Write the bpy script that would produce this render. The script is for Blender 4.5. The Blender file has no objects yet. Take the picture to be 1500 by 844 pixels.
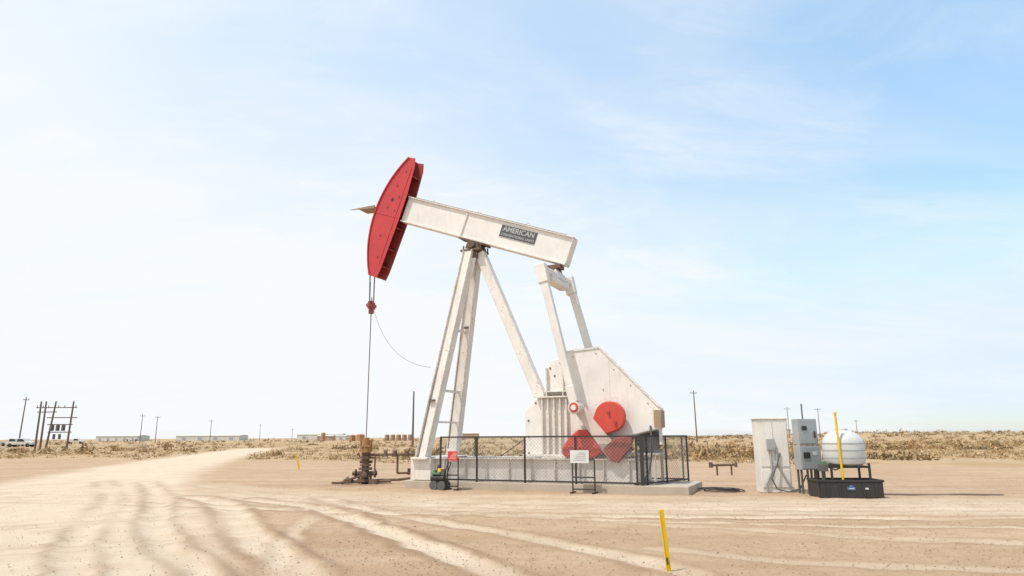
import bpy, bmesh, math, random
import numpy as np
from mathutils import Vector, Matrix
random.seed(7); rng=np.random.default_rng(7)
S=bpy.context.scene; C=S.collection

# ------------------------------------------------------------------ camera
cd=bpy.data.cameras.new("camera"); cam=bpy.data.objects.new("camera",cd); C.objects.link(cam)
cd.sensor_width=36; cd.lens=24; cd.clip_start=.1; cd.clip_end=9000
R=Matrix.Rotation(math.radians(90)+math.atan(.218),3,'X')@Matrix.Rotation(-math.radians(.3),3,'Z')
cam.matrix_world=Matrix.Translation((0,0,1.6))@R.to_4x4()
S.camera=cam
S.view_settings.view_transform='Standard'; S.view_settings.look='None'; S.view_settings.exposure=0

# ------------------------------------------------------------------ node helper
class NT:
    def __init__(s,nt): s.nt=nt; nt.nodes.clear()
    def n(s,t,**k):
        nd=s.nt.nodes.new(t)
        for a,b in k.items():
            if a=='ins':
                for i,v in b.items():
                    if isinstance(v,bpy.types.NodeSocket): s.nt.links.new(v,nd.inputs[i])
                    else: nd.inputs[i].default_value=v
            else: setattr(nd,a,b)
        return nd
    def m(s,op,a,b=0.,c=None,clamp=False):
        ins={0:a,1:b}
        if c is not None: ins[2]=c
        return s.n('ShaderNodeMath',operation=op,use_clamp=clamp,ins=ins).outputs[0]
    def mix(s,f,a,b,bt='MIX'):
        return s.n('ShaderNodeMixRGB',blend_type=bt,ins={0:f,1:a,2:b}).outputs[0]
    def noise(s,vec,scale,detail=4,rough=.55,dist=0):
        return s.n('ShaderNodeTexNoise',ins={'Vector':vec,'Scale':scale,'Detail':detail,'Roughness':rough,'Distortion':dist}).outputs[0]
    def ramp(s,f,lo,hi):
        return s.n('ShaderNodeMapRange',clamp=True,ins={0:f,1:lo,2:hi,3:0.,4:1.}).outputs[0]
def c4(c): return (c[0],c[1],c[2],1.)

def paint(name,col,rust=.5,rough=.5,metal=0.,edge=True,rustcol=(.2,.085,.035),var=.12,dirt=(.35,.26,.19)):
    m=bpy.data.materials.new(name); m.use_nodes=True; t=NT(m.node_tree)
    tc=t.n('ShaderNodeTexCoord').outputs['Object']
    geo=t.n('ShaderNodeNewGeometry')
    mp=t.n('ShaderNodeMapping',ins={0:tc,3:(3.,3.,.6)}).outputs[0]
    n1=t.noise(tc,1.3,5); n2=t.noise(mp,2.2,6,.65); n3=t.noise(tc,14,5,.7)
    base=t.mix(t.ramp(n1,.35,.7),c4([x*(1-var) for x in col]),c4([min(1,x*(1+var*.4)) for x in col]))
    base=t.mix(t.m('MULTIPLY',t.ramp(n2,.50,.76),.5*min(1,rust*1.4)),base,c4(dirt))
    r=t.ramp(t.m('ADD',t.m('MULTIPLY',n3,.5),t.m('MULTIPLY',n1,.5)),.62-.05*rust,.68-.04*rust)
    mask=t.m('MULTIPLY',r,min(1,rust))
    if edge:
        bv=t.n('ShaderNodeBevel',samples=4,ins={0:.03})
        d=t.n('ShaderNodeVectorMath',operation='DOT_PRODUCT',ins={0:bv.outputs[0],1:geo.outputs['Normal']}).outputs['Value']
        e=t.m('MULTIPLY',t.ramp(t.m('SUBTRACT',1.,d),.01,.12),t.ramp(n3,.44,.58))
        mask=t.m('MAXIMUM',mask,t.m('MULTIPLY',e,min(1,rust*1.5)),clamp=True)
    colr=t.mix(mask,base,c4(rustcol))
    bmp=t.n('ShaderNodeBump',ins={'Strength':.15,'Distance':.01,'Height':n3}).outputs[0]
    b=t.n('ShaderNodeBsdfPrincipled',ins={'Base Color':colr,'Roughness':t.m('ADD',rough,t.m('MULTIPLY',mask,.3)),'Metallic':metal,'Normal':bmp})
    o=t.n('ShaderNodeOutputMaterial',ins={0:b.outputs[0]})
    return m

M={}
M['white']=paint('white_paint',(.76,.715,.665),.65,dirt=(.42,.31,.22))
M['white2']=paint('white_paint_clean',(.77,.735,.69),.38,dirt=(.45,.35,.26))
M['pinkwhite']=paint('white_paint_stained',(.66,.53,.48),.8)
M['farwhite']=paint('haze_pale_metal',(.62,.60,.56),.1,edge=False)  # distance haze put into the colour of far buildings and trucks
M['red']=paint('red_paint',(.52,.042,.047),.3,rough=.42,rustcol=(.25,.07,.05),dirt=(.44,.11,.09))
M['redlite']=paint('red_paint_faded',(.57,.06,.04),.4,rough=.5,dirt=(.45,.15,.1))
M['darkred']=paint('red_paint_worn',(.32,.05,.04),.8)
M['rust']=paint('rusty_steel',(.13,.085,.06),.9,rough=.8,edge=False)
M['orange']=paint('orange_rust',(.34,.17,.06),.8,rough=.8,edge=False)
M['weather']=paint('weathered_timber',(.33,.24,.16),.5,rough=.9,edge=False)
M['black']=paint('black_paint',(.03,.028,.027),.3,rough=.5,edge=False,dirt=(.12,.09,.07))
M['conc']=paint('concrete',(.46,.39,.31),.4,rough=.9,edge=False,rustcol=(.30,.22,.16))
M['grey']=paint('grey_enamel',(.36,.38,.39),.2,rough=.45,edge=False)
M['dgrey']=paint('dark_steel',(.10,.10,.10),.3,rough=.5,edge=False)
M['poly']=paint('white_polyethylene',(.58,.59,.59),.25,rough=.4,edge=False)
M['yellow']=paint('yellow_plastic',(.80,.53,.01),.12,rough=.5,edge=False,rustcol=(.5,.35,.05),dirt=(.6,.45,.1))
M['green']=paint('green_paint',(.08,.20,.10),.3,edge=False)
M['blue']=paint('blue_paint',(.04,.17,.38),.3,edge=False)
M['wood']=paint('weathered_pole_wood',(.16,.12,.095),.3,rough=.9,edge=False)
M['cable']=paint('steel_cable',(.22,.2,.18),.3,rough=.5,edge=False)
M['pipe']=paint('dusty_pipe',(.22,.18,.15),.4,rough=.7,edge=False)
M['wire']=paint('galvanised_wire',(.38,.37,.35),.1,rough=.5,edge=False)
M['signred']=paint('sign_red',(.65,.05,.03),.05,edge=False)
M['signwhite']=paint('sign_white',(.68,.68,.66),.05,edge=False)
M['letter']=paint('worn_lettering',(.45,.45,.44),.9,edge=False,rustcol=(.10,.10,.11),dirt=(.2,.2,.2))
M['signdark']=paint('sign_black',(.075,.075,.085),.5,edge=False,dirt=(.22,.21,.2),rustcol=(.30,.28,.26))
M['tan']=paint('tan_paint',(.42,.27,.17),.2,edge=False)
M['glass']=paint('dark_glass',(.03,.035,.04),.0,rough=.1,edge=False)
M['tankor']=paint('tank_orange',(.48,.25,.12),.3,edge=False)

# ------------------------------------------------------------------ mesh helpers
def empty(name,loc=(0,0,0),rz=0.):
    e=bpy.data.objects.new(name,None); e.empty_display_size=.3; C.objects.link(e)
    e.location=loc; e.rotation_euler=(0,0,rz); return e
def box(bm,c,s,rot=None):
    m=Matrix.Translation(c)
    if rot is not None: m=m@rot
    m=m@Matrix.Diagonal((s[0],s[1],s[2],1))
    bmesh.ops.create_cube(bm,size=1,matrix=m)
def frame(p0,p1,up=(0,0,1)):
    p0=Vector(p0);p1=Vector(p1); x=(p1-p0); L=x.length; x.normalize()
    up=Vector(up)
    if abs(x.dot(up))>.98: up=Vector((1,0,0))
    y=up.cross(x).normalized(); z=x.cross(y)
    m=Matrix((x,y,z)).transposed().to_4x4(); m.translation=(p0+p1)/2
    return m,L
def bar(bm,p0,p1,w,h,up=(0,0,1)):
    m,L=frame(p0,p1,up)
    bmesh.ops.create_cube(bm,size=1,matrix=m@Matrix.Diagonal((L,w,h,1)))
def tube(bm,p0,p1,r0,r1=None,n=10,caps=True):
    if r1 is None: r1=r0
    m,L=frame(p0,p1)
    m=m@Matrix.Rotation(math.pi/2,4,'Y')
    bmesh.ops.create_cone(bm,cap_ends=caps,segments=n,radius1=r0,radius2=r1,depth=L,matrix=m)
def path(bm,pts,r,n=6):
    for a,b in zip(pts[:-1],pts[1:]): tube(bm,a,b,r,n=n)
def prism(bm,pts,l0,l1):
    a=[bm.verts.new((p[0],l0,p[1])) for p in pts]; b=[bm.verts.new((p[0],l1,p[1])) for p in pts]
    bm.faces.new(a); bm.faces.new(b[::-1])
    k=len(pts)
    for i in range(k):
        bm.faces.new((a[i],b[i],b[(i+1)%k],a[(i+1)%k]))
def part(parent,name,mat,fn,bevel=0.,smooth=False):
    bm=bmesh.new(); fn(bm)
    bmesh.ops.recalc_face_normals(bm,faces=bm.faces)
    me=bpy.data.meshes.new(name); bm.to_mesh(me); bm.free()
    o=bpy.data.objects.new(name,me); C.objects.link(o)
    me.materials.append(M[mat] if isinstance(mat,str) else mat)
    if parent: o.parent=parent
    if bevel>0:
        b=o.modifiers.new('bevel','BEVEL'); b.width=bevel; b.segments=2; b.limit_method='ANGLE'; b.angle_limit=math.radians(40)
    if smooth:
        for p in me.polygons: p.use_smooth=True
        try:
            me.set_sharp_from_angle(angle=math.radians(40))
        except Exception: pass
    return o
def text(parent,name,body,size,loc,rot,mat):
    cu=bpy.data.curves.new(name,'FONT'); cu.body=body; cu.size=size; cu.align_x='CENTER'; cu.align_y='CENTER'; cu.extrude=.002; cu.offset=size*.02
    o=bpy.data.objects.new(name,cu); C.objects.link(o); o.parent=parent; o.location=loc; o.rotation_euler=rot
    cu.materials.append(M[mat]); return o

# ================================================================== PUMPJACK  (local: x along beam, y away from viewer, z up)
PH=math.radians(23); W=(-5.05,25.03,0.)
pj=empty('pumpjack',W,-PH)
A=math.radians(19.8); e1=Vector((-math.cos(A),0,math.sin(A))); e2=Vector((math.sin(A),0,math.cos(A))); Cc=Vector((4.09,0,8.5))
def BL(a,l,b): # along towards head, lateral, up
    return Cc+e1*a+Vector((0,l,0))+e2*b
def slab(bm):
    box(bm,(6.7,.1,.10),(9.1,2.6,.26))
part(pj,'concrete_pad','conc',slab,.02)
def skid(bm):
    for l in (-.85,.85):
        box(bm,(6.15,l,.60),(7.3,.03,.62))
        box(bm,(6.15,l,.93),(7.3,.26,.035)); box(bm,(6.15,l,.25),(7.3,.26,.05))
        for i in range(10): box(bm,(2.7+i*.76,l,.6),(.03,.22,.62))
    for s in (2.55,4.2,5.9,7.6,9.7): box(bm,(s,0,.6),(.2,1.66,.6))
    box(bm,(8.3,0,.965),(3.0,1.7,.03)); box(bm,(3.0,0,.965),(.9,1.9,.03))
    box(bm,(2.72,-1.02,.58),(.75,.28,.66))
part(pj,'skid_base','white',skid,.006)
def legs(bm):
    for sg in (-1,1):
        bar(bm,(2.72,sg*1.05,.62),(3.98,sg*.26,8.05),.24,.34,up=(1,0,0))
        box(bm,(2.72,sg*1.05,.93),(.62,.5,.08))
part(pj,'samson_post_legs','white',legs,.015)
def legflanges(bm):
    for sg in (-1,1):
        for ds in (-.18,.18):
            bar(bm,(2.72+ds,sg*1.05,.95),(3.98+ds*.9,sg*.26,8.0),.36,.03,up=(1,0,0))
part(pj,'samson_post_flanges','white',legflanges,.004)
def braces(bm):
    for t in (.34,.62):
        s=2.72+1.26*t; z=.62+7.43*t; l=1.05-.79*t
        bar(bm,(s,-l,z),(s,l,z),.08,.08)
    bar(bm,(2.98,-.9,2.1),(3.0,.9,2.1),.06,.06)
part(pj,'samson_post_braces','white',braces)
part(pj,'leg_brackets','rust',lambda bm:(box(bm,(3.32,.62,4.35),(.34,.12,.06)),box(bm,(3.55,.45,5.4),(.16,.2,.07)),box(bm,(3.0,-.9,2.8),(.2,.3,.05)),tube(bm,(3.25,.75,3.6),(3.3,.7,4.4),.03)))
part(pj,'rear_leg','white',lambda bm:(bar(bm,(4.28,0,7.95),(7.15,0,1.35),.34,.34,up=(0,1,0)),),.02)
def cap(bm):
    box(bm,(4.05,0,8.02),(.75,.8,.07))
    box(bm,(4.02,0,7.86),(.5,.62,.26)); 
    prism(bm,[(3.8,8.06),(4.38,8.06),(4.3,8.3),(3.9,8.3)],-.32,.32)
    tube(bm,(4.09,-.42,8.22),(4.09,.42,8.22),.14,n=16)
    for l in (-.3,.3):
        for s in (3.76,4.42): tube(bm,(s,l,8.0),(s,l,8.2),.03,n=8)
part(pj,'saddle_bearing','rust',cap,.01)
def gusset(bm):
    prism(bm,[(3.78,7.75),(4.7,7.0),(4.55,7.85),(4.3,8.0),(3.85,8.0)],-.06,.06)
    prism(bm,[(3.8,7.0),(4.1,7.0),(4.28,7.9),(3.82,7.95)],-.30,-.27)
part(pj,'post_gusset','white',gusset,.005)
a0,a1=3.22,-3.62; BM=.40
def beam(bm):
    bar(bm,BL(a0,-.0,BM+.02),BL(a1,0,BM-.03),.30,.92,up=(0,0,1))
part(pj,'walking_beam_web','white2',beam,.01)
def beamfl(bm):
    bar(bm,BL(a0,0,BM+.495),BL(a1-.03,0,BM+.445),.44,.045); bar(bm,BL(a0,0,BM-.455),BL(a1-.03,0,BM-.505),.44,.045)
    for a in (.55,): 
        for sg in (-1,1): bar(bm,BL(a,sg*.18,BM-.43),BL(a,sg*.18,BM+.43),.022,.05,up=(1,0,0))
    m=frame(BL(a1-.0,0,BM-.03),BL(a1-.05,0,BM-.03))[0]
    bmesh.ops.create_cube(bm,size=1,matrix=m@Matrix.Diagonal((.03,.44,.9,1)))
    for a in (2.2,.2,-1.8):
        p=BL(a,0,BM+.52); 
        for k in range(8):
            t0=math.pi*k/8;t1=math.pi*(k+1)/8
            tube(bm,p+e1*.07*math.cos(t0)+e2*.09*math.sin(t0),p+e1*.07*math.cos(t1)+e2*.09*math.sin(t1),.014,n=6)
part(pj,'walking_beam_flanges','white',beamfl,.006)
part(pj,'beam_top_rail','rust',lambda bm:(bar(bm,BL(3.1,-.215,BM+.521),BL(-3.4,-.215,BM+.474),.014,.012),))
part(pj,'saddle_plate','rust',lambda bm:(bar(bm,BL(.55,0,BM-.53),BL(-.55,0,BM-.53),.5,.06),))
part(pj,'nameplate','signdark',lambda bm:bar(bm,BL(-.93,-.157,.50),BL(-2.33,-.157,.50),.012,.42))
rt=(math.radians(90),A,0)
text(pj,'nameplate_lettering','AMERICAN',.25,BL(-1.63,-.166,.58),rt,'letter')
text(pj,'nameplate_small_lettering','CONVENTIONAL UNITS',.12,BL(-1.63,-.166,.385),rt,'letter')
part(pj,'nameplate_frame','letter',lambda bm:[bar(bm,BL(-.93,-.16,.50+d),BL(-2.33,-.16,.50+d),.014,.014) for d in(-.215,.215)])
# horsehead
Rr=4.37; H=math.radians(32.5)
def headpts(r):
    pts=[]; N=22
    for i in range(N+1):
        a=-H+2*H*i/N; pts.append((r*math.cos(a),r*math.sin(a)))
    pts+= [(3.40,2.36),(3.30,2.05),(3.22,.95),(3.22,-.1),(3.28,-2.0),(3.33,-2.36)]
    return pts
def headside(l0,l1):
    def fn(bm):
        P=[BL(x,0,y) for x,y in headpts(Rr)]
        prism(bm,[(p.x,p.z) for p in P],l0,l1)
    return fn
part(pj,'horsehead_side_plate','red',headside(-.32,-.295),.004)
part(pj,'horsehead_side_plate_far','darkred',headside(.295,.32),.004)
def face(bm):
    N=26
    for i in range(N):
        a=-H+2*H*i/N; b=-H+2*H*(i+1)/N
        vs=[]
        for (t,r) in ((a,Rr+.012),(b,Rr+.012),(b,Rr-.03),(a,Rr-.03)):
            vs.append([bm.verts.new(BL(r*math.cos(t),l,r*math.sin(t))) for l in(-.36,.36)])
        for k in range(4):
            n=(k+1)%4
            bm.faces.new((vs[k][0],vs[k][1],vs[n][1],vs[n][0]))
        for l in (0,1): bm.faces.new([vs[k][l] for k in range(4)])
part(pj,'horsehead_face','red',face)
def ribs(bm):
    for y in (-1.9,-1.2,-.35,1.0,1.7):
        x1=math.sqrt(Rr*Rr-y*y)-.06
        bar(bm,BL(3.32,0,y),BL(x1,0,y),.58,.02,up=(0,0,1))
part(pj,'horsehead_ribs','darkred',ribs)
part(pj,'horsehead_seam','red',lambda bm:[bar(bm,BL(3.3,-.328,.0),BL(4.33,-.328,.0),.012,.03),bar(bm,BL(3.42,-.328,-1.9),BL(3.42,-.328,2.0),.012,.03)])
part(pj,'horsehead_bolts','darkred',lambda bm:[tube(bm,BL(x,-.345,y),BL(x,-.31,y),.035,n=10) for x,y in((3.55,.8),(3.55,.25),(3.8,1.2),(3.9,.3),(3.8,-.8),(3.6,-1.6),(3.6,1.8))])
part(pj,'horsehead_hole','black',lambda bm:[tube(bm,BL(3.78,-.327,.62),BL(3.78,-.30,.62),.07,n=16)])
def arm_(bm):
    prism(bm,[(-1.2,10.22),(-.05,10.26),(-.05,10.14),(-.5,10.16)],-.34,-.30); prism(bm,[(-.8,10.2),(-.05,10.22),(-.05,10.17)],-.3,.3)
part(pj,'horsehead_wireline_bracket','weather',arm_)
RS=-.24
def bridle(bm):
    for l in (-.16,.16):
        for d in (-.02,.02):
            tube(bm,(RS-.02,l+d,8.5),(RS,l*.8+d,6.45),.014,n=6)
    for l in (-.13,.13):
        tube(bm,(RS,l,7.3),(RS,l,6.4),.026,n=8)
part(pj,'bridle_cables','cable',bridle)
part(pj,'carrier_bar','darkred',lambda bm:(box(bm,(RS,0,6.42),(.16,.46,.12)),tube(bm,(RS,0,6.12),(RS,0,6.6),.1,n=12),tube(bm,(RS,-.16,6.3),(RS,-.16,6.56),.055,n=8),tube(bm,(RS,.16,6.3),(RS,.16,6.56),.055,n=8)),.01)
part(pj,'polished_rod','cable',lambda bm:tube(bm,(RS,0,1.4),(RS,0,6.75),.02,n=8))
def loadcable(bm):
    p0=Vector((RS+.1,0,6.35));p1=Vector((2.9,-.95,3.9)); pts=[]
    for i in range(25):
        t=i/24; p=p0.lerp(p1,t); p.z-=1.5*4*t*(1-t)*.32; p.x-=.45*4*t*(1-t)*.6; pts.append(p)
    path(bm,pts,.008,5)
part(pj,'load_cell_cable','cable',loadcable)
EQ=1.28
def eq(bm):
    tube(bm,(7.1,-EQ+.1,6.78),(7.1,EQ-.1,6.86),.15,n=14)
    prism(bm,[(6.9,6.72),(7.3,6.72),(7.22,7.0),(6.98,7.0)],-.35,.35)
    box(bm,(7.1,0,6.62),(.34,1.7,.22))
part(pj,'equalizer','white',eq,.012)
part(pj,'tail_bearing','rust',lambda bm:(box(bm,(7.06,0,7.14),(.5,.46,.12)),tube(bm,(7.08,-.3,7.02),(7.08,.3,7.02),.13,n=14)),.01)
part(pj,'equalizer_bolts','rust',lambda bm:[box(bm,(7.1,l,6.93),(.2,.08,.08)) for l in(-.95,-.55,.55,.95)])
def pit(bm):
    for l,s0,z0,s1,z1 in ((-EQ,7.05,6.85,8.04,2.6),(EQ,7.13,6.95,8.3,2.6)):
        bar(bm,(s0+.02,l,z0-.1),(s1,l,z1),.22,.24,up=(1,0,0))
        bar(bm,(s0-.03,l,z0+.12),(s0+.09,l,z0-.5),.28,.34,up=(1,0,0))
        bar(bm,(s1-.12,l,z1+.5),(s1,l,z1),.24,.28,up=(1,0,0))
part(pj,'pitman_arms','white2',pit,.02)
part(pj,'wrist_pin_bearing','white',lambda bm:(tube(bm,(8.06,-EQ-.14,2.44),(8.06,-EQ+.3,2.44),.19,n=22),),.01,True)
part(pj,'wrist_pin_ring','redlite',lambda bm:(tube(bm,(8.06,-EQ-.155,2.44),(8.06,-EQ-.10,2.44),.145,n=22),))
part(pj,'wrist_pin_cap','white',lambda bm:(tube(bm,(8.06,-EQ-.18,2.44),(8.06,-EQ-.13,2.44),.085,n=16),))
def ang(cx,cz,r,a0,a1,n=14): return [(cx+r*math.cos(math.radians(a0+(a1-a0)*i/n)),cz+r*math.sin(math.radians(a0+(a1-a0)*i/n))) for i in range(n+1)]
def crank(l0,l1):
    def fn(bm):
        d=Vector((9.25-8.06,.92-2.44)).normalized(); n=Vector((-d.y,d.x)); p=Vector((7.97,2.55)); q=Vector((9.12,1.08))
        w0,w1=.15,.21
        pts=[p+n*w0,q+n*w1,q-n*w1,p-n*w0]
        prism(bm,[(a.x,a.y) for a in pts],l0,l1)
    return fn
part(pj,'crank_arm','pinkwhite',crank(-1.04,-.8),.02)
part(pj,'crank_arm_far','darkred',crank(.8,1.02),.02)
part(pj,'crank_tip','darkred',lambda bm:prism(bm,[(8.80,1.22),(9.15,1.55),(9.75,1.62),(9.55,1.2),(9.25,.84),(9.02,.90)],-1.06,-.78),.03)
part(pj,'crank_weight_upper','redlite',lambda bm:prism(bm,ang(9.02,2.17,.46,-60,165)+[(8.45,1.95),(8.75,1.62)],-1.00,-.74),.03)
part(pj,'crank_weight_lower','redlite',lambda bm:prism(bm,[(8.32,1.80),(8.02,1.80),(7.72,1.55),(7.5,1.25),(7.55,1.02),(7.85,.97),(8.5,.98),(8.8,1.15),(8.7,1.35)],-1.00,-.74),.05)
part(pj,'crank_weight_far','redlite',lambda bm:(prism(bm,ang(9.08,2.17,.45,-50,150)+[(8.3,2.0),(8.95,1.35)],.74,1.12),),.02)
part(pj,'crank_weight_bolts','darkred',lambda bm:[tube(bm,(s,-1.06,z),(s,-.98,z),.045,n=8) for s,z in((9.0,2.3),(9.2,2.0),(7.95,1.5),(7.85,1.2),(8.3,1.15))])
def gb(bm):
    prism(bm,[(6.13,.98),(6.13,2.42),(6.5,2.80),(7.2,2.84),(8.6,2.84),(8.9,2.4),(8.9,.98)],-.5,.5)
    prism(bm,[(6.75,2.84),(6.78,3.72),(6.98,4.0),(7.25,4.06),(7.55,3.85),(7.8,3.3),(8.4,2.84)],-.34,.34)
    tube(bm,(8.6,-.8,1.75),(8.6,.8,1.75),.22,n=18)
part(pj,'gearbox','white2',gb,.03)
def gbr(bm):
    for s in (6.75,6.95,7.15,7.35,7.55): box(bm,(s,-.56,1.9),(.045,.12,1.8))
    box(bm,(7.1,-.56,1.03),(2.0,.2,.08)); box(bm,(7.15,-.57,2.82),(1.2,.16,.05))
    for s in (6.85,7.4): box(bm,(s,-.40,3.3),(.04,.12,.9))
    box(bm,(7.15,-.40,3.0),(.8,.12,.04))
part(pj,'gearbox_ribs','white',gbr,.005)
part(pj,'gearbox_bolts','rust',lambda bm:[tube(bm,(s,-.52,z),(s,-.48,z),.03,n=8) for s,z in((6.25,1.1),(6.25,1.6),(6.25,2.1),(6.5,2.65))]+[tube(bm,(s,-.36,z),(s,-.32,z),.03,n=8) for s,z in((6.95,3.75),(7.3,3.9),(7.1,3.5))])
part(pj,'gearbox_drips','rust',lambda bm:(box(bm,(7.25,-.43,2.9),(1.0,.05,.03)),tube(bm,(7.3,-.1,4.0),(7.3,-.1,4.16),.06,n=8)))
def guard(bm):
    prism(bm,[(7.58,4.22),(8.66,4.3),(10.45,2.42),(10.42,1.82),(8.9,1.45),(8.0,1.52)],-.58,-.02)
part(pj,'belt_guard','white2',guard,.03)
def guardrim(bm):
    P=[(7.58,4.22),(8.66,4.3),(10.45,2.42),(10.42,1.82)]
    for a,b in zip(P[:-1],P[1:]): bar(bm,(a[0],-.59,a[1]),(b[0],-.59,b[1]),.03,.05)
    for s in (8.1,8.45): tube(bm,(s,-.3,4.25),(s,-.3,4.36),.03,n=6)
part(pj,'belt_guard_trim','white',guardrim)
part(pj,'belt_guard_seams','white2',lambda bm:(bar(bm,(8.95,-.583,3.9),(8.95,-.583,1.55),.008,.02),))
part(pj,'belt_guard_bolts','rust',lambda bm:[tube(bm,(s,-.6,z),(s,-.57,z),.016,n=6) for s,z in((7.8,4.05),(8.55,4.12),(9.1,3.6),(9.6,3.1),(10.1,2.55),(10.3,2.0),(8.75,3.0),(8.8,2.6))])
part(pj,'belt_guard_hatch','weather',lambda bm:(box(bm,(10.36,-.3,2.1),(.2,.64,.5)),))
def motor(bm):
    tube(bm,(9.9,-.05,1.5),(9.9,.85,1.5),.32,n=20); box(bm,(9.9,.4,1.14),(.6,.7,.14))
    for i in range(10): tube(bm,(9.9,.05+i*.08,1.5),(9.9,.07+i*.08,1.5),.35,n=20)
part(pj,'electric_motor','dgrey',motor)
def mstand(bm):
    for s in (9.3,10.2):
        for l in(-.5,.6): bar(bm,(s,l,.22),(s,l,1.1),.08,.08)
    box(bm,(9.75,.05,1.08),(1.1,1.3,.06)); bar(bm,(9.3,-.5,.3),(10.2,-.5,1.05),.05,.05)
    box(bm,(10.4,-.4,1.6),(.08,.1,.5))
part(pj,'motor_stand','white',mstand)
part(pj,'conduit','dgrey',lambda bm:path(bm,[(10.15,-.62,1.9),(10.18,-.68,1.2),(10.1,-.8,.6),(9.95,-.9,.33),(9.7,-1.05,.25)],.03,8))

# ================================================================== safety fence (same frame as pumpjack)
fz0,fz1=.22,1.62
fe=empty('safety_fence',W,-PH)
def fenceline(bm,p,q,posts,rails=(0.05,1.0)):
    p=Vector(p);q=Vector(q)
    for t in posts:
        a=p.lerp(q,t); bar(bm,(a.x,a.y,fz0),(a.x,a.y,fz1),.05,.05)
    for r in rails:
        z=fz0+(fz1-fz0)*r-.02*(r>.5)
        bar(bm,(p.x,p.y,z),(q.x,q.y,z),.045,.045)
F=[((3.45,-1.16),(9.95,-1.16)),((10.0,-1.16),(10.85,1.35)),((3.45,1.37),(10.7,1.37))]
def ff(bm):
    fenceline(bm,F[0][0]+(0,),F[0][1]+(0,),(0,.2,.45,.7,.98,1))
    fenceline(bm,F[1][0]+(0,),F[1][1]+(0,),(0,.08,.5,1))
    fenceline(bm,F[2][0]+(0,),F[2][1]+(0,),(0,.28,.3,.55,.8,1))
    bar(bm,(3.45,1.37,.3),(5.4,1.37,1.55),.03,.03)
part(fe,'frame','black',ff)
def mesh(bm):
    for (p,q) in F[:2]:
        p=Vector(p);q=Vector(q);L=(q-p).length;d=(q-p)/L;h=fz1-fz0-.06
        st=.11; k=int((L+h)/st)
        for i in range(k):
            for sg in (0,1):
                x0=i*st-h; x1=x0+h; z0=0;z1=h
                if x0<0: z0=-x0; x0=0
                if x1>L: z1=h-(x1-L); x1=L
                if sg: x0,x1=L-x0,L-x1
                a=p+d*x0;b=p+d*x1
                a3=(a.x,a.y,fz0+.03+z0);b3=(b.x,b.y,fz0+.03+z1)
                if (Vector(a3)-Vector(b3)).length>.03: bar(bm,a3,b3,.006,.006)
part(fe,'chain_link','wire',mesh)
def stand(name,s,l,signcol,w=.62,sw=.30,sh=.26,off=-.1,zt=1.0):
    e=empty(name); e.location=Matrix.Rotation(-PH,4,'Z')@Vector((s,l,0))+Vector(W); e.rotation_euler=(0,0,-PH)
    def fn(bm):
        for x in (-w/2,w/2):
            tube(bm,(x,0,-.02),(x,0,zt),.022,n=8); tube(bm,(x,-.25,.03),(x,.25,.03),.022,n=8)
        for z in (zt,.45,.12): tube(bm,(-w/2,0,z),(w/2,0,z),.02,n=8)
    part(e,'stand_frame','black',fn)
    part(e,'sign_panel',signcol,lambda bm:box(bm,(off,-.035,zt+.08),(sw,.012,sh)))
    part(e,'sign_print','signwhite' if signcol=='signred' else 'grey',lambda bm:[box(bm,(off+.02*k,-.043,zt+.08+sh*.5*d),(sw*(.7-.08*k),.006,.012)) for k,d in enumerate((-.55,-.25,.05,.35,.6))])
    return e
stand('warning_sign',4.15,-1.62,'signred',.36,.34,.28,.0,.95)
stand('warning_sign',8.35,-1.55,'signwhite',.66,.56,.36,-.1,.95)
part(fe,'small_sign','signwhite',lambda bm:box(bm,(3.85,-1.20,1.12),(.28,.012,.26)))

# ================================================================== portable compressor
pc=empty('portable_compressor',(-2.33,22.1,0),-PH); pc.scale=(.78,.78,.82)
part(pc,'tank','black',lambda bm:(tube(bm,(-.3,0,.42),(.3,0,.42),.13,n=16),),0,True)
part(pc,'engine','yellow',lambda bm:(box(bm,(.08,0,.72),(.14,.2,.13)),),.02)
part(pc,'engine_shroud','green',lambda bm:(box(bm,(-.05,0,.60),(.36,.28,.08)),box(bm,(-.16,.02,.68),(.10,.2,.10))),.02)
part(pc,'engine_block','dgrey',lambda bm:(box(bm,(.22,0,.66),(.14,.2,.22)),tube(bm,(-.02,0,.7),(-.02,0,.92),.05,n=10)),.01)
part(pc,'wheels','dgrey',lambda bm:[(tube(bm,(x,l-.04,.17),(x,l+.04,.17),.17,n=20),tube(bm,(x,l-.05,.17),(x,l+.05,.17),.06,n=10)) for x in(-.1,.25) for l in(-.22,.22)])
part(pc,'handle','black',lambda bm:path(bm,[(.3,-.12,.5),(.5,-.12,1.0),(.5,.12,1.0),(.3,.12,.5)],.018,6))

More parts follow.
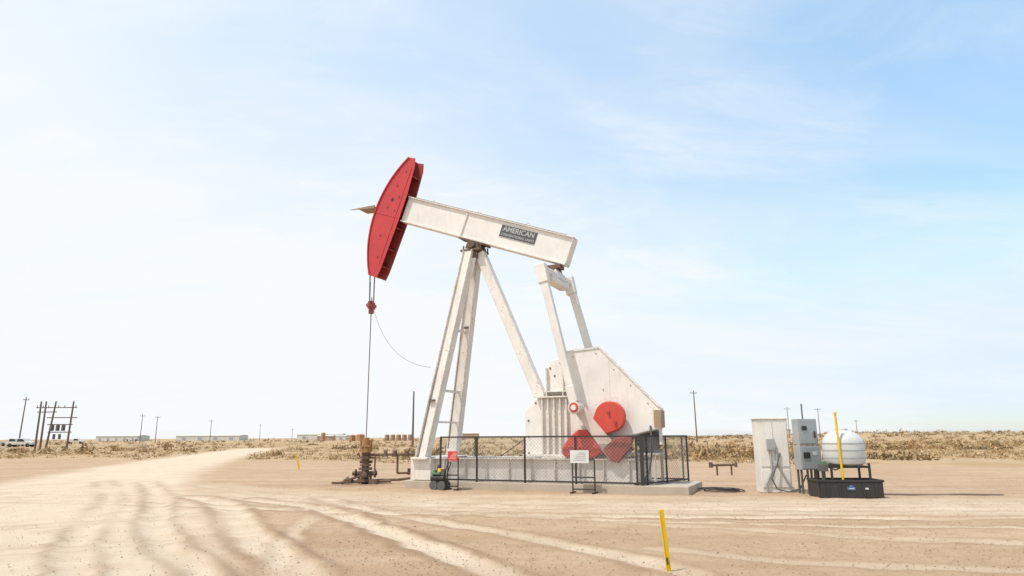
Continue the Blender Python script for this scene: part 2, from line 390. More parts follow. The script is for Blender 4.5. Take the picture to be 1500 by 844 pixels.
# ================================================================== wellhead
wh=empty('wellhead',Matrix.Rotation(-PH,4,'Z')@Vector((RS+.02,0,0))+Vector(W),0)
def wh1(bm):
    tube(bm,(0,0,-.05),(0,0,1.15),.13,n=16)
    for z,r,h in ((.12,.28,.1),(.26,.24,.07),(.52,.24,.08),(.64,.2,.06),(.9,.2,.08),(1.04,.16,.06)): tube(bm,(0,0,z-h/2),(0,0,z+h/2),r,n=18)
    for a in range(8):
        x=.22*math.cos(a*.785);y=.22*math.sin(a*.785); tube(bm,(x,y,.02),(x,y,.36),.022,n=6)
    tube(bm,(-.45,0,.36),(.42,0,.36),.075,n=12); tube(bm,(-.32,-.02,.36),(-.36,-.02,.36),.15,n=14); tube(bm,(.32,0,.36),(.37,0,.36),.15,n=14)
    tube(bm,(0,-.45,.34),(0,.3,.34),.07,n=10); tube(bm,(0,-.38,.34),(0,-.42,.34),.13,n=12)
    tube(bm,(-.75,-.1,.08),(.95,-.15,.1),.05,n=8); tube(bm,(-.62,-.2,.12),(-.1,-.05,.3),.045,n=8)
    tube(bm,(-.8,-.15,.02),(-.55,-.1,.22),.06,n=8); box(bm,(-.55,-.12,.1),(.25,.3,.14)); box(bm,(.35,-.25,.1),(.3,.22,.16))
    tube(bm,(-.22,.05,.75),(.22,.05,.75),.05,n=8)
part(wh,'casing_head','rust',wh1,0)
def wh2(bm):
    tube(bm,(0,0,1.08),(0,0,1.3),.20,.18,n=16); tube(bm,(0,0,1.3),(0,0,1.52),.15,n=16); tube(bm,(0,0,1.52),(0,0,1.6),.1,n=12)
    for x in(-.19,.19): tube(bm,(x,0,1.12),(x,0,1.56),.03,n=8)
    box(bm,(0,0,1.5),(.48,.14,.06)); box(bm,(0,-.1,1.3),(.34,.2,.07))
part(wh,'stuffing_box','orange',wh2,.005)
def wh3(bm):
    tube(bm,(.1,0,1.0),(1.75,.35,1.0),.045,n=8)
    for t in (.35,.55,.8): x=.1+1.65*t; tube(bm,(x,.35*t,.93),(x,.35*t,1.13),.07,n=10); box(bm,(x,.35*t,1.16),(.18,.05,.03))
    path(bm,[(1.75,.35,1.0),(1.75,.35,.2),(1.2,.3,.12),(.3,.1,.12)],.045,8)
    path(bm,[(1.1,.22,1.0),(1.1,.22,.35),(1.75,.5,.35),(2.6,.9,.35)],.04,8)
    for x in (1.5,1.95): tube(bm,(x,.45,.28),(x,.45,.5),.07,n=10)
    path(bm,[(.13,0,.9),(.35,-.1,.9),(.35,-.1,.4)],.03,8)
    path(bm,[(-.4,-.1,.1),(-.9,-.25,.05),(-1.1,-.3,.06)],.035,8)
part(wh,'flow_line','rust',wh3)

# ================================================================== electrical cabinet + panel
ec=empty('electrical_cabinet',(7.55,20.35,0),math.radians(-4))
part(ec,'body','white2',lambda bm:(box(bm,(0,.2,1.03),(.86,.55,2.06)),box(bm,(0,.2,2.08),(.92,.62,.05))),.015)
part(ec,'doors','white2',lambda bm:(box(bm,(-.2,-.085,1.35),(.38,.02,1.25)),box(bm,(.21,-.085,1.35),(.38,.02,1.25)),box(bm,(0,-.085,.4),(.78,.02,.5))),.006)
part(ec,'conduits','grey',lambda bm:(path(bm,[(-.12,-.13,1.3),(-.12,-.13,.6),(-.3,-.14,.25),(-.3,-.14,-.05)],.028,8),path(bm,[(.05,-.13,1.25),(.05,-.13,.8),(.3,-.15,.3),(.45,-.15,.1)],.025,8),box(bm,(-.1,-.14,1.35),(.22,.08,.3))))
part(ec,'whip_cable','dgrey',lambda bm:path(bm,[(.15,-.12,1.1),(0,-.2,.75),(-.18,-.25,.4),(-.05,-.25,.12),(.25,-.25,.04),(.6,-.2,.12),(.8,-.2,.5)],.02,6))
part(ec,'label','orange',lambda bm:box(bm,(-.02,-.098,1.33),(.1,.006,.07)))
cp=empty('control_panel',(8.38,20.0,0),math.radians(14))
part(cp,'box','grey',lambda bm:(box(bm,(-.02,0,1.7),(.62,.28,.72)),box(bm,(.0,.0,.98),(.68,.3,.66))),.012)
part(cp,'door','grey',lambda bm:(box(bm,(-.02,-.15,1.7),(.56,.02,.66)),box(bm,(0,-.16,.98),(.62,.02,.6))),.006)
part(cp,'handle','black',lambda bm:(box(bm,(.17,-.175,1.62),(.04,.03,.18)),box(bm,(-.15,-.172,1.8),(.16,.012,.12)),box(bm,(-.15,-.182,1.05),(.2,.012,.16))))
part(cp,'label','signwhite',lambda bm:(box(bm,(.12,-.173,1.1),(.14,.008,.1)),))
part(cp,'stand_and_conduits','dgrey',lambda bm:[tube(bm,(x,y,-.05),(x,y,.68),.032,n=8) for x,y in((-.28,-.05),(-.12,-.1),(.0,-.1),(.12,-.1),(.3,0.0),(.3,.1),(-.28,.1))]+[tube(bm,(.1,.2,2.0),(.1,.2,2.5),.02,n=6)])

# ================================================================== chemical tank on containment tray
ct=empty('chemical_tank',(8.86,18.95,0),math.radians(-6))
def basin(bm):
    w,d,h=1.56,.95,.46
    for z0,z1,g in((0,.4,0),(.4,.46,.04)):
        for sx,sy,lx,ly in((0,-d/2,w,.05),(0,d/2,w,.05),(-w/2,0,.05,d-.052),(w/2,0,.05,d-.052)):
            box(bm,(sx*(1+g),sy*(1+g),(z0+z1)/2),(lx+g*(lx>.1)*2,ly+g*(ly>.1),z1-z0))
    box(bm,(0,0,.04),(w-.1,d-.1,.05))
    for x in (-.6,-.3,.3,.6): box(bm,(x,-d/2-.03,.2),(.06,.03,.36))
part(ct,'containment_basin','black',basin,.012)
part(ct,'logo','blue',lambda bm:(box(bm,(-.02,-.512,.24),(.20,.012,.08)),box(bm,(-.02,-.514,.30),(.10,.012,.04))),.004)
part(ct,'logo_print','signwhite',lambda bm:(box(bm,(.36,-.507,.24),(.10,.01,.04)),box(bm,(-.02,-.524,.24),(.12,.006,.02))))
def tk(bm):
    prof=[(0,.80),(.38,.80),(.50,.86),(.53,.95),(.53,1.38),(.50,1.50),(.40,1.62),(.24,1.70),(.16,1.72),(.16,1.77),(0,1.78)]
    n=32; rows=[]
    for r,z in prof: rows.append([bm.verts.new((r*math.cos(6.28318*i/n)+.06,r*.9*math.sin(6.28318*i/n),z)) for i in range(n)] if r>0 else [bm.verts.new((.06,0,z))])
    for a,b in zip(rows[:-1],rows[1:]):
        for i in range(n):
            j=(i+1)%n
            if len(a)==1: bm.faces.new((a[0],b[i],b[j]))
            elif len(b)==1: bm.faces.new((a[i],a[j],b[0]))
            else: bm.faces.new((a[i],a[j],b[j],b[i]))
part(ct,'tank_body','poly',tk,0,True)
part(ct,'tank_bands','grey',lambda bm:[bmesh.ops.create_cone(bm,cap_ends=False,segments=32,radius1=.537,radius2=.537,depth=.025,matrix=Matrix.Translation((.06,0,z))@Matrix.Diagonal((1,.9,1,1))) for z in(1.0,1.2,1.38)])
def tst(bm):
    for x in(-.42,.54):
        for y in(-.36,.36): bar(bm,(x,y,.06),(x,y,.88),.05,.05)
        bar(bm,(x,-.36,.78),(x,.36,.78),.05,.05)
    for y in(-.36,.36): bar(bm,(-.42,y,.775),(.54,y,.775),.05,.05)
part(ct,'tank_stand','black',tst)
part(ct,'pump_fittings','dgrey',lambda bm:(box(bm,(-.58,-.2,.75),(.2,.2,.18)),tube(bm,(-.58,-.2,.4),(-.58,-.2,.9),.05,n=10),path(bm,[(-.5,-.2,.8),(-.3,-.3,.7),(-.1,-.3,.78)],.02,6)))
part(ct,'sight_gauge','yellow',lambda bm:(tube(bm,(-.17,-.42,.46),(-.23,-.50,2.14),.03,n=10),tube(bm,(-.23,-.50,2.14),(-.231,-.50,2.2),.04,n=10)))
part(ct,'fittings_green','green',lambda bm:(box(bm,(-.58,-.21,.88),(.16,.14,.08)),))

# ================================================================== small site items
def stake(name,loc,h,w,tilt):
    e=empty(name,loc); e.rotation_euler=(0,tilt,math.radians(12))
    part(e,'post','yellow',lambda bm:(box(bm,(0,0,h/2-.05),(w,.012,h+.1)),box(bm,(-w*.42,-.004,h/2-.05),(w*.12,.02,h+.1)),box(bm,(w*.42,-.004,h/2-.05),(w*.12,.02,h+.1))),.003)
    return e
s1=stake('marker_post',(1.88,8.8,0),.72,.062,math.radians(-5))
part(s1,'decal','signdark',lambda bm:(box(bm,(-.008,-.0165,.12),(.022,.006,.08)),))
stake('marker_post',(-11.05,36.5,0),.75,.09,math.radians(-14))
pl=empty('pipeline'); 
part(pl,'pipe','pipe',lambda bm:(path(bm,[(9.95,19.35,.03),(11.3,19.15,.02),(12.1,19.1,.035),(13.1,19.0,.02)],.024,8),))
gp=empty('valve_manifold',(8.8,29.4,0))
part(gp,'pipes','rust',lambda bm:(tube(bm,(-.55,0,.4),(.5,0,.42),.05,n=8),tube(bm,(-.3,0,-.02),(-.3,0,.45),.04,n=8),tube(bm,(.3,0,-.02),(.3,0,.45),.04,n=8),tube(bm,(-.55,0,.3),(-.55,0,.52),.08,n=10),tube(bm,(.5,0,.32),(.5,0,.5),.06,n=10)))
hc=empty('hose_coil',(6.15,20.9,0))
def coil(bm):
    pts=[]
    for i in range(110):
        a=i*.26; r=.48+.1*math.sin(a*.37)+.03*math.sin(a*1.7); pts.append(Vector((r*1.05*math.cos(a)+.08*math.sin(a*.21),r*.9*math.sin(a),.03+.012*(i/20)+.012*math.sin(a*.9))))
    path(bm,pts,.016,6)
part(hc,'hose','black',coil)

# ================================================================== background: poles, buildings, tanks
def pole(x,y,h,arm=1.8,tilt=0.,az=0.,arms=1,r=.16):
    e=empty('utility_pole',(x,y,0)); e.rotation_euler=(0,tilt,az)
    def fn(bm):
        tube(bm,(0,0,-.3),(0,0,h),r,r*.62,n=8)
        for k in range(arms):
            if arm>0:
                bar(bm,(-arm/2,.1,h-.6-k*.9),(arm/2,.1,h-.6-k*.9),.1,.12)
                for xx in(-arm*.45,0,arm*.45): tube(bm,(xx,.1,h-.55-k*.9),(xx,.1,h-.3-k*.9),.05,n=6)
    part(e,'post','wood',fn); return e
pole(-16.9,118,9.3,0,r=.2)
pole(-106,150,10.6,1.2,tilt=math.radians(1.5))
pole(-136,255,10.4,2.0); pole(-134,262,10,2.0)
pole(-130,300,9.5,2.0); pole(-145,400,9.5,2); pole(-128,405,7,2)
pole(39.5,150,11.3,1.8,tilt=math.radians(-.8),az=.5)
pole(99,250,11.5,2.2); pole(110,250,11.3,2.4); pole(148,300,8,1.5)
tf=empty('transformer_rack',(-73.5,112,0))
def rack(bm):
    for x,t in((-2.9,0),(-2.1,0),(-1.0,.5),(2.2,.15)):
        tube(bm,(x-t*.4,0,-.2),(x+t,0,7.6),.17,.12,n=8)
    for z,x0,x1 in((6.6,-3.6,3.0),(5.9,-3.3,-.2),(5.0,-1.6,3.2),(3.9,-1.4,2.6),(2.7,-1.2,2.6)): bar(bm,(x0,0,z),(x1,0,z),.13,.15)
    for x in(-3.4,-2.5,-1.6,0,1,2.8): tube(bm,(x,0,6.65),(x,0,6.95),.06,n=6)
part(tf,'frame','wood',rack)
part(tf,'transformers','dgrey',lambda bm:[(tube(bm,(x,-.3,2.9),(x,-.3,3.8),.28,n=12),tube(bm,(x,-.3,3.8),(x,-.3,4.0),.08,n=8)) for x in(-.4,.5,1.4)])
part(tf,'small_cans','dgrey',lambda bm:[tube(bm,(x,-.2,1.6),(x,-.2,2.4),.2,n=12) for x in(.0,.9)])
def prismx(bm,w,d,z,r):
    v=[bm.verts.new(p) for p in((-w/2,-d/2,z),(w/2,-d/2,z),(w/2,d/2,z),(-w/2,d/2,z),(-w/2,0,z+r),(w/2,0,z+r))]
    for f in((0,1,5,4),(2,3,4,5),(0,4,3),(1,2,5),(0,3,2,1)): bm.faces.new([v[i] for i in f])
def building(name,x,y,w,d,h,mat,doors=4):
    e=empty(name,(x,y,0))
    part(e,'walls',mat,lambda bm:box(bm,(0,0,h/2),(w,d,h)))
    part(e,'roof','farwhite',lambda bm:prismx(bm,w+.6,d+.6,h,h*.22))
    part(e,'doors','grey',lambda bm:[box(bm,(-w/2+w*(i+.5)/doors,-d/2-.02,h*.36),(w/doors*.25,.06,h*.6)) for i in range(doors)])
building('warehouse',-232,540,48,18,3.6,'farwhite',4)
building('warehouse',-175,640,40,18,4.6,'farwhite',3)
building('warehouse',-150,600,16,14,3.2,'farwhite',2)
building('warehouse',-290,520,30,18,3.6,'farwhite',5)
building('storage_shed',-112,420,9,8,2.6,'tan',2)
building('storage_shed',158,420,16,8,5.2,'farwhite',2)
building('storage_shed',-36,600,14,8,4.6,'tan',2)
def stank(x,y,r,h,mat):
    e=empty('storage_tank',(x,y,0))
    part(e,'shell',mat,lambda bm:(tube(bm,(0,0,0),(0,0,h),r,n=24),tube(bm,(0,0,h),(0,0,h+r*.25),r,r*.1,n=24)),0,True)
    part(e,'rings','dgrey',lambda bm:[tube(bm,(0,0,z),(0,0,z+.06),r+.03,n=24) for z in(h*.33,h*.66)]+[bar(bm,(r*.3,-r,0),(r*.3,-r,h),.3,.05)])
for i in range(5): stank(-63+i*2.9,350,1.2,2.9,'tan')
stank(-72,330,2.0,3.0,'tankor'); stank(-76.5,333,1.6,2.7,'tankor'); stank(-95,350,1.1,4.0,'tankor')
def truck(x,y,rz,mat):
    e=empty('pickup_truck',(x,y,0),rz)
    part(e,'body',mat,lambda bm:(prism(bm,[(-2.7,.5),(-2.7,1.05),(-.6,1.08),(-.45,1.8),(.75,1.8),(1.35,1.15),(2.6,1.02),(2.7,.5)],-.95,.95),),.06)
    part(e,'windows','glass',lambda bm:(prism(bm,[(-.4,1.15),(-.3,1.7),(.7,1.7),(1.2,1.15)],-.965,.965),))
    part(e,'wheels','black',lambda bm:[tube(bm,(xx,l-.13,.4),(xx,l+.13,.4),.4,n=16) for xx in(-1.7,1.75) for l in(-.85,.85)])
truck(-104,148,.1,'farwhite'); truck(-112,160,.0,'farwhite'); truck(-150,240,.2,'farwhite'); truck(-120,168,.0,'grey'); truck(166,330,0,'white2')

# ================================================================== GROUND
def vnoise(x,y,seed):
    r=np.random.default_rng(seed); g=r.random((256,256))
    xi=np.floor(x).astype(int);yi=np.floor(y).astype(int);fx=x-xi;fy=y-yi
    fx=fx*fx*(3-2*fx);fy=fy*fy*(3-2*fy)
    a=g[xi%256,yi%256];b=g[(xi+1)%256,yi%256];c=g[xi%256,(yi+1)%256];d=g[(xi+1)%256,(yi+1)%256]
    return (a*(1-fx)+b*fx)*(1-fy)+(c*(1-fx)+d*fx)*fy
def sst(a,b,x):
    t=np.clip((x-a)/(b-a),0,1); return t*t*(3-2*t)
ys=[-40,-30,-20,-12,-6,-2,1,3,4.5,5.5,6.3]; y=6.9
while y<5200:
    ys.append(y); y+=max(.05,min(y*y/2400,y*.06))
xs=[0.]; x=0.
while x<5200: x+=max(.08,x*.02); xs.append(x)
xs=np.array(sorted([-v for v in xs[1:]]+xs)); ys=np.array(ys)
X,Y=np.meshgrid(xs,ys)
def dist(poly):
    D=np.full(X.shape,1e9)
    for (x0,y0),(x1,y1) in zip(poly[:-1],poly[1:]):
        dx,dy=x1-x0,y1-y0; t=np.clip(((X-x0)*dx+(Y-y0)*dy)/(dx*dx+dy*dy),0,1)
        D=np.minimum(D,np.hypot(X-x0-t*dx,Y-y0-t*dy))
    return D
def smooth(poly,k=8):
    out=[]; n=len(poly)
    for i in range(n-1):
        p0=poly[max(i-1,0)];p1=poly[i];p2=poly[i+1];p3=poly[min(i+2,n-1)]
        for j in range(k):
            t=j/k
            out.append(tuple(.5*((2*p1[a])+(-p0[a]+p2[a])*t+(2*p0[a]-5*p1[a]+4*p2[a]-p3[a])*t*t+(-p0[a]+3*p1[a]-3*p2[a]+p3[a])*t**3) for a in(0,1)))
    out.append(poly[-1]); return out
wob=(vnoise(X*.9,Y*.9,3)-.5)*.35
wob2=(vnoise(X*2.3,Y*2.3,33)-.5)*.14
trk=np.zeros(X.shape); rut=np.zeros(X.shape)
roads=[([(-5.5,5),(-7.2,9),(-9.6,14.7),(-12.5,20),(-18,33),(-27,62),(-40,110)],2.2,1.8,1.0),
 ([(-40,18),(-24,20.5),(-12,20.5),(-6,18.8),(0,17.1),(7,16.2),(16,15.9),(40,17)],1.0,1.3,.65),
 ([(-14,26),(-7,21.5),(-1,19.3),(6,18),(14,17.3),(40,20)],.7,.9,.40)]
for p,w,sf,st in roads:
    D=dist(smooth(p))+wob*2.; trk=np.maximum(trk,st*(1-sst(w,w+sf,D)))
# (polyline, strength, half width)
tires=[([(-14,27),(-9.7,19.5),(-6.9,13.8),(-5.0,10.6),(-3.6,8.5),(-2.5,5)],1.3,.15),
 ([(-15.6,27),(-11.3,20.0),(-8.4,14.3),(-6.6,10.8),(-5.3,8.7),(-4,5)],1.1,.13),
 ([(-9,20),(-7.1,17.5),(-4.6,12.5),(-2.5,8.6),(-1.2,5)],1.3,.2),
 ([(-3.9,19.2),(-4.2,16.3),(-3.9,13.0),(-3.2,10),(-2.9,7)],.5,.12),
 ([(-7,18.9),(-4.5,16.5),(-1.8,11.7),(-.15,8.6),(1,5)],1.3,.17),
 ([(-5.2,19.2),(-2.9,15.6),(-.2,12.3),(1.7,9.4),(3.2,6)],.8,.14),
 ([(-20,19.9),(-10,18.1),(-3,15.6),(4,14.4),(14,13.9),(30,14.4)],.9,.16),
 ([(-20,21.4),(-10,19.9),(-3,17.4),(4,16.0),(14,15.6),(30,16)],.7,.2),
 ([(-12,26),(-6,19.8),(1,18.5),(8,17.2),(18,16.6)],.6,.13),
 ([(30,12.0),(12,12.3),(5,13.2),(-1,15.2),(-8,19.5)],.6,.12),
 ([(28,8.6),(12,10.0),(6.2,11.4),(2.5,13.4),(-3,17.4)],.5,.13),
 ([(-12,9.6),(-8,10.4),(-4,12.6),(0,16),(5,18)],.5,.12),
 ([(-13,12),(-9.5,13.2),(-6,16),(-3,19)],.45,.12),
 ([(20,9.3),(11,8.5),(5.2,8.9),(2,10.4)],.4,.12)]
dark=np.zeros(X.shape)
for i,(p,st,hw) in enumerate(tires):
    D=dist(smooth(p))+wob*.2+wob2
    br=np.clip(.25+1.35*vnoise(X*.35+7+i*3,Y*.35+i*5,9+i),0,1.15)
    core=1-sst(hw*.8,hw*2.0,D)
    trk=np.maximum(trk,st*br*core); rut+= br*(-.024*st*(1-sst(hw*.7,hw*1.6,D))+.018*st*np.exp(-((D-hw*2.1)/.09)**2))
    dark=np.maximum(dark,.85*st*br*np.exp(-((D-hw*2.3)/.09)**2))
    rut+= .007*st*br*(1-sst(.1,.16,D))*np.sin((X*.5+Y)*2*math.pi/.16)*(Y<16)
trk=np.clip(trk*(.65+.7*vnoise(X*1.7,Y*1.7,5)),0,1)
# oil-darkened soil by the wellhead; ground also darker close around the pad edge
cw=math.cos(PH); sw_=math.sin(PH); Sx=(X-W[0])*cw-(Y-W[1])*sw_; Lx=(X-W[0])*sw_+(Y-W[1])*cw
soil_dark=np.exp(-(((Sx+.3)/1.0)**2+((Lx+.2)/.9)**2))*1.6
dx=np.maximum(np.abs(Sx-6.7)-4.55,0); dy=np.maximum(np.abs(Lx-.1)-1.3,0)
soil_dark=np.maximum(soil_dark,.55*np.exp(-(np.hypot(dx,dy)/.35)**2))
dark=np.maximum(dark,soil_dark*(.55+.9*(vnoise(X*3,Y*3,51)-.3)))
near=1-sst(60,110,Y)
Z=near*(rut+(vnoise(X*2.5,Y*2.5,11)-.5)*.026+(vnoise(X*.5,Y*.5,12)-.5)*.05*sst(.3,2,np.abs(Y-20)-5)+(vnoise(X*8,Y*8,13)-.5)*.016*(Y<25))
Z+=3.0*sst(130,420,Y)*sst(.1,.55,X/np.maximum(Y,1))
bound=46+10*(vnoise(X*.05+3,Y*0+.5,21)-.5)+14*sst(0,40,-X)-9*sst(8,30,X)+ (vnoise(X*.4,Y*.4,22)-.5)*8
scr=sst(-4,6,Y-bound)
roadL=dist(smooth(roads[0][0])); scr*=sst(2.5,4.5,roadL+wob)
nv=X.size; ny,nx=X.shape
co=np.empty((nv,3),np.float32); co[:,0]=X.ravel();co[:,1]=Y.ravel();co[:,2]=Z.ravel()
idx=np.arange(nv).reshape(ny,nx)
q=np.stack([idx[:-1,:-1],idx[:-1,1:],idx[1:,1:],idx[1:,:-1]],-1).reshape(-1,4)
def npmesh(name,co,faces,k):
    me=bpy.data.meshes.new(name); nf=len(faces)
    me.vertices.add(len(co)); me.vertices.foreach_set('co',np.ascontiguousarray(co,np.float32).ravel())
    me.loops.add(nf*k); me.loops.foreach_set('vertex_index',np.ascontiguousarray(faces,np.int32).ravel())
    me.polygons.add(nf); me.polygons.foreach_set('loop_start',np.arange(0,nf*k,k,dtype=np.int32))
    try: me.polygons.foreach_set('loop_total',np.full(nf,k,dtype=np.int32))
    except Exception: pass
    me.update(calc_edges=True); me.validate()
    o=bpy.data.objects.new(name,me); C.objects.link(o); return o,me
gr,gm=npmesh('ground',co,q,4)
gm.polygons.foreach_set('use_smooth',np.ones(len(gm.polygons),bool))
ca=gm.attributes.new('zones','FLOAT_COLOR','POINT')
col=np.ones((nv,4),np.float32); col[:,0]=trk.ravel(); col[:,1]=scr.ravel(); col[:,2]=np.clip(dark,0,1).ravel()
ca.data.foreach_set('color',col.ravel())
mt=bpy.data.materials.new('caliche_ground'); mt.use_nodes=True; t=NT(mt.node_tree)
pos=t.n('ShaderNodeTexCoord').outputs['Object']
at=t.n('ShaderNodeAttribute',attribute_name='zones'); sp=t.n('ShaderNodeSeparateColor',ins={0:at.outputs['Color']})
strk=t.n('ShaderNodeMapping',ins={0:pos,3:(.35,1.6,1.)}).outputs[0]
big=t.noise(strk,.3,6,.65); med=t.noise(pos,1.6,6,.7); fine=t.noise(pos,24,6,.78); vf=t.noise(pos,85,3,.7)
gravel=t.mix(t.ramp(big,.38,.62),c4((.40,.270,.170)),c4((.48,.345,.235)))
gravel=t.mix(t.m('MULTIPLY',t.ramp(med,.48,.68),.6),gravel,c4((.34,.212,.125)))
gravel=t.mix(t.m('MULTIPLY',t.ramp(fine,.50,.64),.6),gravel,c4((.26,.16,.095)))
gravel=t.mix(t.m('MULTIPLY',t.ramp(vf,.56,.7),.45),gravel,c4((.55,.44,.33)))
track=t.mix(t.ramp(med,.3,.7),c4((.545,.43,.31)),c4((.61,.50,.38)))
track=t.mix(t.m('MULTIPLY',t.ramp(fine,.52,.72),.4),track,c4((.42,.31,.215)))
c=t.mix(sp.outputs[0],gravel,track)
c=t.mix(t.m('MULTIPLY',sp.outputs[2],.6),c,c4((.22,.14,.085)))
vor=t.n('ShaderNodeTexVoronoi',ins={'Vector':pos,'Scale':42.}); pebm=t.m('MULTIPLY',t.m('SUBTRACT',1.,t.ramp(vor.outputs['Distance'],.12,.26)),t.ramp(t.n('ShaderNodeSeparateColor',ins={0:vor.outputs['Color']}).outputs[0],.72,.76))
c=t.mix(t.m('MULTIPLY',pebm,t.m('SUBTRACT',.5,t.m('MULTIPLY',sp.outputs[0],.45))),c,c4((.22,.15,.10)))
sg=t.noise(pos,.35,6,.7)
scol=t.mix(t.ramp(sg,.4,.62),c4((.43,.30,.175)),c4((.33,.22,.11)))
scol=t.mix(t.m('MULTIPLY',t.ramp(t.noise(pos,.05,4,.6),.45,.65),.6),scol,c4((.47,.35,.24)))
c=t.mix(sp.outputs[1],c,scol)
hh=t.m('ADD',t.m('MULTIPLY',fine,.7),t.m('MULTIPLY',vf,.3))
bp=t.n('ShaderNodeBump',ins={'Strength':.8,'Distance':.03,'Height':hh}).outputs[0]
b=t.n('ShaderNodeBsdfPrincipled',ins={'Base Color':c,'Roughness':.95,'Normal':bp}); b.inputs['Specular IOR Level'].default_value=.15
t.n('ShaderNodeOutputMaterial',ins={0:b.outputs[0]}); gm.materials.append(mt)

# ---------------- loose stones (one mesh)
def colmat(name,rough=.9):
    m=bpy.data.materials.new(name); m.use_nodes=True; t=NT(m.node_tree)
    a=t.n('ShaderNodeAttribute',attribute_name='tint')
    b=t.n('ShaderNodeBsdfPrincipled',ins={'Base Color':a.outputs['Color'],'Roughness':rough}); b.inputs['Specular IOR Level'].default_value=.15
    t.n('ShaderNodeOutputMaterial',ins={0:b.outputs[0]}); return m
n=34000
yy=6.5+rng.random(n)**1.5*20; xx=(rng.random(n)*2-1)*(yy*.85)
keep=rng.random(n)<np.where(xx/yy<-.35,.35,1.); xx=xx[keep]; yy=yy[keep]; n=len(xx)
sz=.004+.011*rng.random(n)**3
octv=np.array([(1,0,0),(0,1,0),(-1,0,0),(0,-1,0),(0,0,.7),(0,0,-.5)],float)
octf=np.array([(0,1,4),(1,2,4),(2,3,4),(3,0,4),(1,0,5),(2,1,5),(3,2,5),(0,3,5)])
v=octv[None]*sz[:,None,None]*(1+.5*(rng.random((n,6,3))-.5)); v+= (rng.random((n,6,3))-.5)*sz[:,None,None]*.5
v[:,:,0]+=xx[:,None]; v[:,:,1]+=yy[:,None]; v[:,:,2]+=.004+sz[:,None]*.15
fc=(octf[None]+6*np.arange(n)[:,None,None]).reshape(-1,3)
so,sm=npmesh('loose_gravel',v.reshape(-1,3),fc,3)
ta=sm.attributes.new('tint','FLOAT_COLOR','POINT'); cc=np.ones((n,6,4),np.float32)
basec=np.array([(.36,.25,.17),(.30,.21,.15),(.48,.38,.29),(.42,.30,.21)])[rng.integers(0,4,n)]
cc[:,:,:3]=basec[:,None,:]; ta.data.foreach_set('color',cc.ravel()); sm.materials.append(colmat('stones'))

# ---------------- desert scrub (one mesh each): clumps of many small leaf faces
def scrub(name,N,ylo,yhi,leaf,rmin,rmax,pal,cond,xr=.95,flat=.6,seed=1,p=1.):
    r=np.random.default_rng(seed)
    yy=ylo*(yhi/ylo)**(r.random(N*4)**p); xx=(r.random(N*4)*2-1)*yy*xr
    k=cond(xx,yy,r); xx=xx[k][:N]; yy=yy[k][:N]; N=len(xx)
    rad=rmin+(rmax-rmin)*r.random(N)**2.2; ht=rad*flat*(.7+.8*r.random(N))
    d=r.normal(size=(N,leaf,3)); d/=np.linalg.norm(d,axis=2,keepdims=True); rr=r.random((N,leaf,1))**.45
    lob=1+.35*np.sin(np.arctan2(d[...,1],d[...,0])*3+r.random((N,1))*6)[...,None]
    pc_=d*rr*lob; pc_[...,2]=np.abs(pc_[...,2])
    P=np.stack([xx[:,None]+pc_[...,0]*rad[:,None],yy[:,None]+pc_[...,1]*rad[:,None],pc_[...,2]*ht[:,None]*1.2],-1)
    gz=3.0*sst(130,420,yy)*sst(.1,.55,xx/yy); P[...,2]+=gz[:,None]
    s=(rad[:,None]*(.10+.11*r.random((N,leaf))))[...,None,None]
    tri=r.normal(size=(N,leaf,3,3))*s*np.array([.75,.75,.9])
    V=P[:,:,None,:]+tri; V[...,2]=np.maximum(V[...,2],gz[:,None,None]-.05)
    pa=np.array(pal); bc=pa[r.integers(0,len(pa),N)]
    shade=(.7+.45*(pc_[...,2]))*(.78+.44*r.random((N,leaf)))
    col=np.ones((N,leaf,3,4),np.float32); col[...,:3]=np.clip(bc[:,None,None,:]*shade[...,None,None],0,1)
    F_=np.arange(N*leaf*3).reshape(-1,3)
    o,me=npmesh(name,V.reshape(-1,3),F_,3)
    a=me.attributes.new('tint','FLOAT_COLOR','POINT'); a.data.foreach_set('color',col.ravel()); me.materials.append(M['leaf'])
    return o
M['leaf']=colmat('dry_foliage')
def bnd(x,y): return 48+14*sst(0,40,-x)-9*sst(8,30,x)+3*np.sin(x*.3)
def offroad(x,y):
    ok=np.ones(len(x),bool)
    for px,py in smooth(roads[0][0]): ok&=np.hypot(x-px,y-py)>4
    return ok
gold=[(.44,.295,.145),(.40,.26,.12),(.46,.335,.20),(.36,.25,.135)]
olive=[(.25,.185,.10),(.32,.225,.12),(.20,.15,.09),(.37,.26,.14)]
patch=lambda x,y,s,th:vnoise(x*.06+9,y*.06+4,s)>th
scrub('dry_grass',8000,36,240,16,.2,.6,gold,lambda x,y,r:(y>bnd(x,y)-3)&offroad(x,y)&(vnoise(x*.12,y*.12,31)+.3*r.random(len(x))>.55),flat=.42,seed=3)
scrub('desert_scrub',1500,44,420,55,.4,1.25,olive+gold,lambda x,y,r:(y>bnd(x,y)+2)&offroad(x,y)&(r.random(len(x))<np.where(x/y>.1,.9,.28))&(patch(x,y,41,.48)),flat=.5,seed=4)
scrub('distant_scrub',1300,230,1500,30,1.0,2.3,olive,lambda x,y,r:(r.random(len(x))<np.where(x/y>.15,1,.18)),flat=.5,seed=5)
scrub('roadside_bush',14,52,90,110,.7,1.1,[(.22,.155,.07),(.28,.19,.08)],lambda x,y,r:(y>bnd(x,y))&offroad(x,y),flat=.7,seed=9)

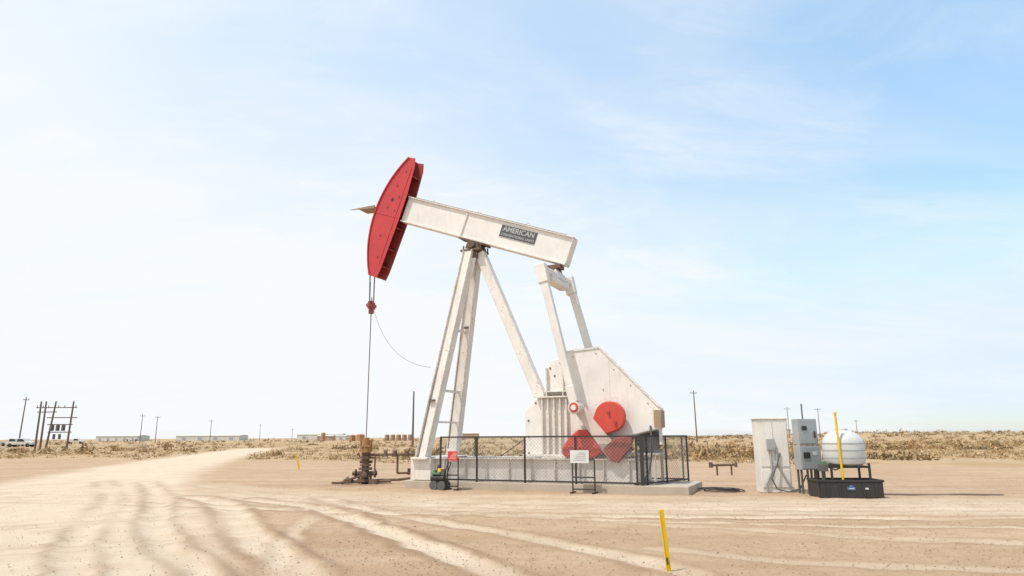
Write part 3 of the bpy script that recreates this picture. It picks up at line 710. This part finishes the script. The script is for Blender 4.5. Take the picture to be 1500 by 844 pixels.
# ================================================================== light
sd=Vector((-.36,-.24,.90)).normalized()
sl=bpy.data.lights.new('sun','SUN'); sl.energy=4.0; sl.angle=math.radians(.53); sl.color=(1,.95,.87)
so_=bpy.data.objects.new('sun',sl); C.objects.link(so_); so_.rotation_euler=sd.to_track_quat('Z','Y').to_euler()
w=bpy.data.worlds.new('World'); S.world=w; w.use_nodes=True; t=NT(w.node_tree)
sky=t.n('ShaderNodeTexSky'); sky.sky_type='NISHITA'; sky.sun_disc=False
sky.sun_elevation=math.asin(sd.z); sky.sun_rotation=math.atan2(sd.x,sd.y); sky.air_density=1.; sky.dust_density=1.; sky.ozone_density=1.5
d=t.n('ShaderNodeTexCoord').outputs['Generated']; s3=t.n('ShaderNodeSeparateXYZ',ins={0:d})
zc=t.m('ADD',t.m('MAXIMUM',s3.outputs[2],0.),.22)
cv=t.n('ShaderNodeCombineXYZ',ins={0:t.m('DIVIDE',s3.outputs[0],zc),1:t.m('DIVIDE',s3.outputs[1],zc),2:0.}).outputs[0]
mp=t.n('ShaderNodeMapping',ins={0:cv,2:(0,0,math.radians(20)),3:(.6,1.25,1)}).outputs[0]
n1=t.noise(mp,1.2,9,.6,.6); n2=t.noise(cv,.55,5,.5,.3); n3=t.noise(mp,3.2,9,.68,.8)
f=t.m('MULTIPLY',n2,.9)
f=t.m('SUBTRACT',f,t.m('MULTIPLY',s3.outputs[0],.85))
f=t.m('ADD',f,t.m('MULTIPLY',t.m('SUBTRACT',1.,t.ramp(s3.outputs[2],0.,.50)),.62))
f=t.ramp(f,.12,1.02)
wisp=t.m('MULTIPLY',t.ramp(n1,.42,.75),.38); wisp2=t.m('MULTIPLY',t.m('MULTIPLY',t.ramp(n3,.48,.75),t.ramp(n1,.35,.6)),.32)
f=t.m('ADD',t.m('ADD',t.m('MULTIPLY',f,.85),.06),t.m('ADD',wisp,wisp2),clamp=True)
f=t.m('MULTIPLY',f,.98)
tint=t.mix(t.ramp(s3.outputs[2],.02,.55),(1.7,1.72,1.8,1),(2.5,2.85,2.5,1))
blue=t.n('ShaderNodeVectorMath',operation='MULTIPLY',ins={0:sky.outputs[0],1:tint}).outputs[0]
blue=t.n('ShaderNodeVectorMath',operation='MINIMUM',ins={0:blue,1:(5.9,7.2,8.3)}).outputs[0]
cl=t.mix(f,blue,(7.95,8.15,8.35,1))
bg=t.n('ShaderNodeBackground',ins={0:cl,1:.12}); t.n('ShaderNodeOutputWorld',ins={0:bg.outputs[0]})
